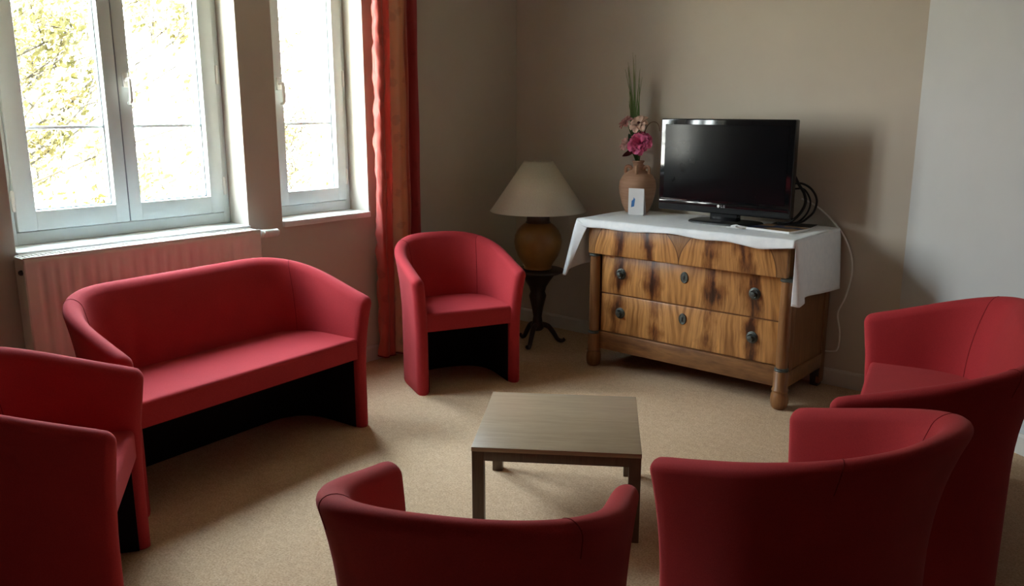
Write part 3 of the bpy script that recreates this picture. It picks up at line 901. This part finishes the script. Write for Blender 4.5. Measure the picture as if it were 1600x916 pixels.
FG = 'artificial flowers in the terracotta vase'
def petal_head(parent, name, mat, r, n_layers, per, cup, seed, tilt=(0, 0), loc=(0, 0, 0)):
    rnd = random.Random(seed); m = MB()
    T_ = Matrix.Rotation(tilt[0], 4, 'X') @ Matrix.Rotation(tilt[1], 4, 'Y')
    for L in range(n_layers):
        f = (L+1)/n_layers
        for k in range(per+L):
            az = 2*PI*(k+.5*L+rnd.uniform(-.2, .2))/(per+L)
            op = cup+(1.35-cup)*f+rnd.uniform(-.12, .12)        # 0 upright .. pi/2 flat
            ln = r*(.55+.45*f)*rnd.uniform(.9, 1.08); wd = ln*.62
            def P(i, j):
                u = i/4; v = (j/4-.5)*2
                w = wd*math.sin(PI*min(1, .15+u*.75))**.8*(.55+.45*u)
                d = u*ln; el = PI/2-op*(.55+.6*u)
                rr = d*math.cos(el)+.003; zz = d*math.sin(el)+.0
                z2 = zz+abs(v)**2*.12*ln+.004*math.sin(5*v+k)
                x = rr*math.cos(az)-v*w*.8*math.sin(az); y = rr*math.sin(az)+v*w*.8*math.cos(az)
                q = T_ @ Vector((x, y, z2)); return (q.x+loc[0], q.y+loc[1], q.z+loc[2])
            m.grid(P, 5, 5)
    return m.build(name, mat, parent, 80)
def leaf_mesh(m, base, tip, w, droop=.01):
    base, tip = Vector(base), Vector(tip); d = tip-base
    side = d.cross(Vector((.2, -1, .1))).normalized()
    nrm = side.cross(d).normalized()
    def P(i, j):
        u = i/6; v = j/2-.5
        p = base+d*u+side*(v*2*w*math.sin(PI*(u*.94+.03))**.8)+nrm*(abs(v)*w*.5)-Vector((0, 0, droop*u*u))
        return p[:]
    m.grid(P, 7, 3)
def flower(name, label, head, hr, mat, layers, per, cup, seed, tilt, heart=None, leaves=()):
    fl_ = thing(name, label, 'flower', (VX, VY, ZC+.262), 0, FG)
    hx, hy, hz = head[0]-VX, head[1]-VY, head[2]-ZC-.262
    MB().tube(spline([(hx*.04, hy*.04, .002), (hx*.15, hy*.15, .06), (hx*.55, hy*.6, hz*.7), (hx, hy+.01, hz-.005)], 6), .0028, 6).build('stem', 'stem_green', fl_)
    petal_head(fl_, 'bloom', mat, hr, layers, per, cup, seed, tilt, (hx, hy, hz))
    if heart:
        q = Matrix.Rotation(tilt[0], 4, 'X') @ Matrix.Rotation(tilt[1], 4, 'Y') @ Vector((0, 0, heart))
        MB().lathe([(0, -.008), (.008, -.004), (.010, .002), (.006, .008), (0, .010)], 10, (hx+q.x, hy+q.y, hz+q.z), False).build('heart', 'flower_heart', fl_)
    for (b, t, w, mt) in leaves:
        m = MB(); leaf_mesh(m, (b[0]-VX, b[1]-VY, b[2]-ZC-.262), (t[0]-VX, t[1]-VY, t[2]-ZC-.262), w)
        m.build('leaf', mt, fl_, 80)
# picture positions converted to the plane of the vase
flower('peony', 'large bright pink peony in the terracotta vase', (-2.912, 4.655, 1.382), .078, 'petal_pink', 6, 8, .15, 1, (R(55), R(15)),
       leaves=[((-2.95, 4.69, 1.35), (-3.005, 4.62, 1.325), .016, 'leaf_burgundy'), ((-2.94, 4.69, 1.40), (-2.90, 4.64, 1.475), .014, 'leaf_burgundy')])
flower('blossom', 'cream pink blossom with a dark heart at the top of the bouquet', (-2.935, 4.67, 1.505), .062, 'petal_cream', 3, 6, .5, 2, (R(50), R(5)), .012,
       leaves=[((-2.955, 4.69, 1.36), (-2.985, 4.63, 1.455), .026, 'leaf_green'), ((-2.955, 4.69, 1.38), (-2.945, 4.64, 1.47), .022, 'leaf_green')])
flower('blossom', 'dusky pink blossom at the upper left of the bouquet', (-3.045, 4.69, 1.512), .050, 'petal_dusky', 3, 5, .35, 3, (R(45), R(-25)))
flower('blossom', 'pale pink blossom low at the left of the bouquet', (-3.025, 4.68, 1.375), .055, 'petal_pale', 3, 6, .35, 4, (R(50), R(-20)),
       leaves=[((-2.98, 4.69, 1.33), (-3.03, 4.63, 1.31), .016, 'leaf_burgundy'), ((-2.97, 4.69, 1.35), (-2.985, 4.63, 1.43), .020, 'leaf_green')])
tw = thing('twig', 'thin brown twig arching from the bouquet towards the television', 'twig', (VX, VY, ZC+.262), 0, FG)
MB().tube(spline([(.004, 0, .002), (.02, -.01, .12), (.05, -.02, .24), (.085, -.03, .300), (.125, -.03, .318), (.158, -.03, .300), (.170, -.03, .26)], 6), .0022, 6).build('stem', 'twig_brown', tw)
gb = thing('grass_bunch', 'tall bunch of green grass blades rising from the vase', 'grass', (VX, VY, ZC+.262), 0, FG)
rnd = random.Random(11)
for k in range(26):
    m = MB(); hgt = rnd.uniform(.42, .745) if k > 2 else .745-.03*k
    dx, dy = -.062+rnd.uniform(-.075, .075)*hgt/.75*(.5 if hgt > .65 else 1), -.01+rnd.uniform(-.02, .03); w = rnd.uniform(.0032, .006)
    bx = -.03+rnd.uniform(-.02, .03); by = rnd.uniform(-.015, .015)
    def P(i, j):
        u = i/8; v = j-1
        x = bx*min(1, u*4)+(dx-bx)*u**1.4+rnd.uniform(-.0006, .0006); y = by*min(1, u*4)+(dy-by)*u*u
        x *= min(1, u*5+.1); y *= min(1, u*5+.1)
        return (x+v*w*(1-u**2.2)*(1 if u > .25 else .35), y+abs(v)*.002, .002+hgt*u)
    m.grid(P, 9, 3); m.build('blade', 'grass_blade', gb, 80)

# ------------------------------------------------------------------ lamp on pedestal
LX, LY = -3.535, 4.395
ps = thing('pedestal_table', 'dark wooden tripod pedestal carrying the lamp', 'pedestal', (LX, LY, 0))
MB().lathe([(0, .508), (.165, .508), (.178, .513), (.182, .520), (.178, .527), (.168, .530), (0, .530)], 40, caps=False).build('tabletop', 'dark_wood', ps, 40)
MB().lathe([(0, .10), (.03, .10), (.045, .115), (.048, .135), (.036, .155), (.030, .20), (.040, .26), (.052, .31), (.060, .345), (.050, .375), (.060, .41), (.085, .45), (.115, .49), (.125, .508), (0, .508)], 32, caps=False).build('stem', 'dark_wood', ps, 40)
for k in range(3):
    a = R(-72+120*k); c, s = math.cos(a), math.sin(a)
    pts = spline([(.03*c, .03*s, .14), (.075*c, .075*s, .125), (.115*c, .115*s, .075), (.145*c, .145*s, .028), (.175*c, .175*s, .018), (.195*c, .195*s, .030)], 6)
    MB().tube(pts, [.020-.008*i/(len(pts)-1) for i in range(len(pts))], 10).build('leg', 'dark_wood', ps)
    # scroll toe resting on the floor
    MB().lathe([(0, -.012), (.012, -.012), (.018, 0), (.012, .012), (0, .012)], 14, (.165*c, .165*s, .018), False).build('toe', 'dark_wood', ps)
lp = thing('table_lamp', 'table lamp with a cream cone shade and ochre ceramic base', 'lamp', (LX, LY, .5305))
MB().lathe([(0, 0), (.085, 0), (.095, .008), (.092, .018), (.105, .045), (.135, .09), (.156, .145), (.162, .19), (.156, .235), (.136, .275), (.105, .305), (.085, .318)], 48, caps=False).build('base', 'ochre_ceramic', lp, 50)
MB().lathe([(.082, .316), (.086, .322), (.078, .330), (.076, .375), (.082, .385), (.078, .390), (.0, .392)], 40, caps=False).build('neck', 'brown_ceramic', lp, 50)
MB().lathe([(0, .39), (.018, .39), (.018, .45), (.014, .452), (.014, .48), (0, .48)], 16, caps=False).build('socket', 'black_track', lp, 40)
MB().lathe([(0, .48), (.012, .482), (.018, .50), (.030, .535), (.030, .555), (.018, .578), (0, .585)], 16, caps=False).build('bulb', 'paper_white', lp, 60)
sd = MB().lathe([(.322, .400), (.0965, .728)], 64, caps=False).build('shade', 'lamp_shade_cream', lp, 60)
so = sd.modifiers.new('s', 'SOLIDIFY'); so.thickness = .002
for r, z in ((.322, .401), (.0965, .727)):
    MB().tube([(r*math.cos(2*PI*i/64), r*math.sin(2*PI*i/64), z) for i in range(64)], .0028, 6, True).build('trim_ring', 'lamp_shade_cream', sd)
hp = MB()
for k in range(3):
    a = 2*PI*k/3; hp.tube([(0, 0, .715), (.0965*math.cos(a), .0965*math.sin(a), .724)], .002, 6)
hp.tube([(.02, 0, .46), (.05, 0, .55), (.035, 0, .66), (0, 0, .715)], .002, 6); hp.tube([(-.02, 0, .46), (-.05, 0, .55), (-.035, 0, .66), (0, 0, .715)], .002, 6)
hp.build('harp', 'steel', lp)

# ------------------------------------------------------------------ outside: ground and trees
tag(MB().box(-36, -4.8, -30, 40, -3.6, -3.5).build('ground_outside', 'bounce_ground', smooth=0), 'unseen ground outside below the windows, toned to bounce light indoors', 'ground', kind='structure')
def tree(label, x, y, z0, h, spread, nleaf, seed, lo, hi):
    rnd = random.Random(seed)
    t = thing('tree', label, 'tree', (x, y, z0), 0, 'trees outside the windows')
    MB().tube(spline([(0, 0, 0), (.1, .05, h*.3), (-.05, .1, h*.6), (.05, 0, h)], 6), [.16-.13*i/18 for i in range(19)], 10).build('trunk', 'bark', t)
    tips = []; br = MB()
    for k in range(70):
        b0 = rnd.uniform(lo, hi); a = rnd.uniform(0, 2*PI); L = spread*rnd.uniform(.5, 1)
        p0 = Vector((0, 0, b0)); d = Vector((math.cos(a), math.sin(a), rnd.uniform(.1, .7)))
        p1 = p0+d*L*.5+Vector((0, 0, rnd.uniform(-.1, .2))); p2 = p0+d*L+Vector((rnd.uniform(-.2, .2), rnd.uniform(-.2, .2), rnd.uniform(-.1, .3)))
        pts = spline([p0, p1, p2], 5); br.tube(pts, [.020-.015*i/10 for i in range(11)], 5)
        for q in range(6):
            s = pts[rnd.randrange(4, 11)]; e = s+Vector((rnd.uniform(-.5, .5), rnd.uniform(-.5, .5), rnd.uniform(.0, .7)))
            br.tube([s, (s+e)/2+Vector((rnd.uniform(-.06, .06), rnd.uniform(-.06, .06), 0)), e], [.010, .007, .004], 4)
            tips += [s.lerp(e, u) for u in (.3, .6, .8, 1)]
    br.build('branches', 'bark', t)['kind'] = 'stuff'
    lf = MB()
    for k in range(nleaf):
        c = rnd.choice(tips)+Vector((rnd.gauss(0, .11), rnd.gauss(0, .11), rnd.gauss(0, .11)))
        r = rnd.uniform(.022, .05)
        n = Vector((rnd.gauss(0, 1), rnd.gauss(0, 1), rnd.gauss(0, 1))).normalized()
        a = n.orthogonal().normalized(); b = n.cross(a)
        lf.add([(c-a*r)[:], (c-a*r*.3+b*r*.55+n*r*.15)[:], (c+a*r*.5+b*r*.4)[:], (c+a*r*1.2)[:], (c+a*r*.5-b*r*.4)[:], (c-a*r*.3-b*r*.55+n*r*.15)[:]],
               [(0, 1, 2, 3), (0, 3, 4, 5)])
    lf.build('foliage', 'tree_leaf', t, 0)['kind'] = 'stuff'
tree('yellow green tree filling the wide window', -10.2, 2.6, -3.5, 6.6, 3.9, 32000, 21, 2.4, 6.0)
tree('smaller yellow green tree low behind the narrow window', -12.5, 8.3, -3.5, 5.0, 1.3, 3600, 22, 2.0, 4.4)
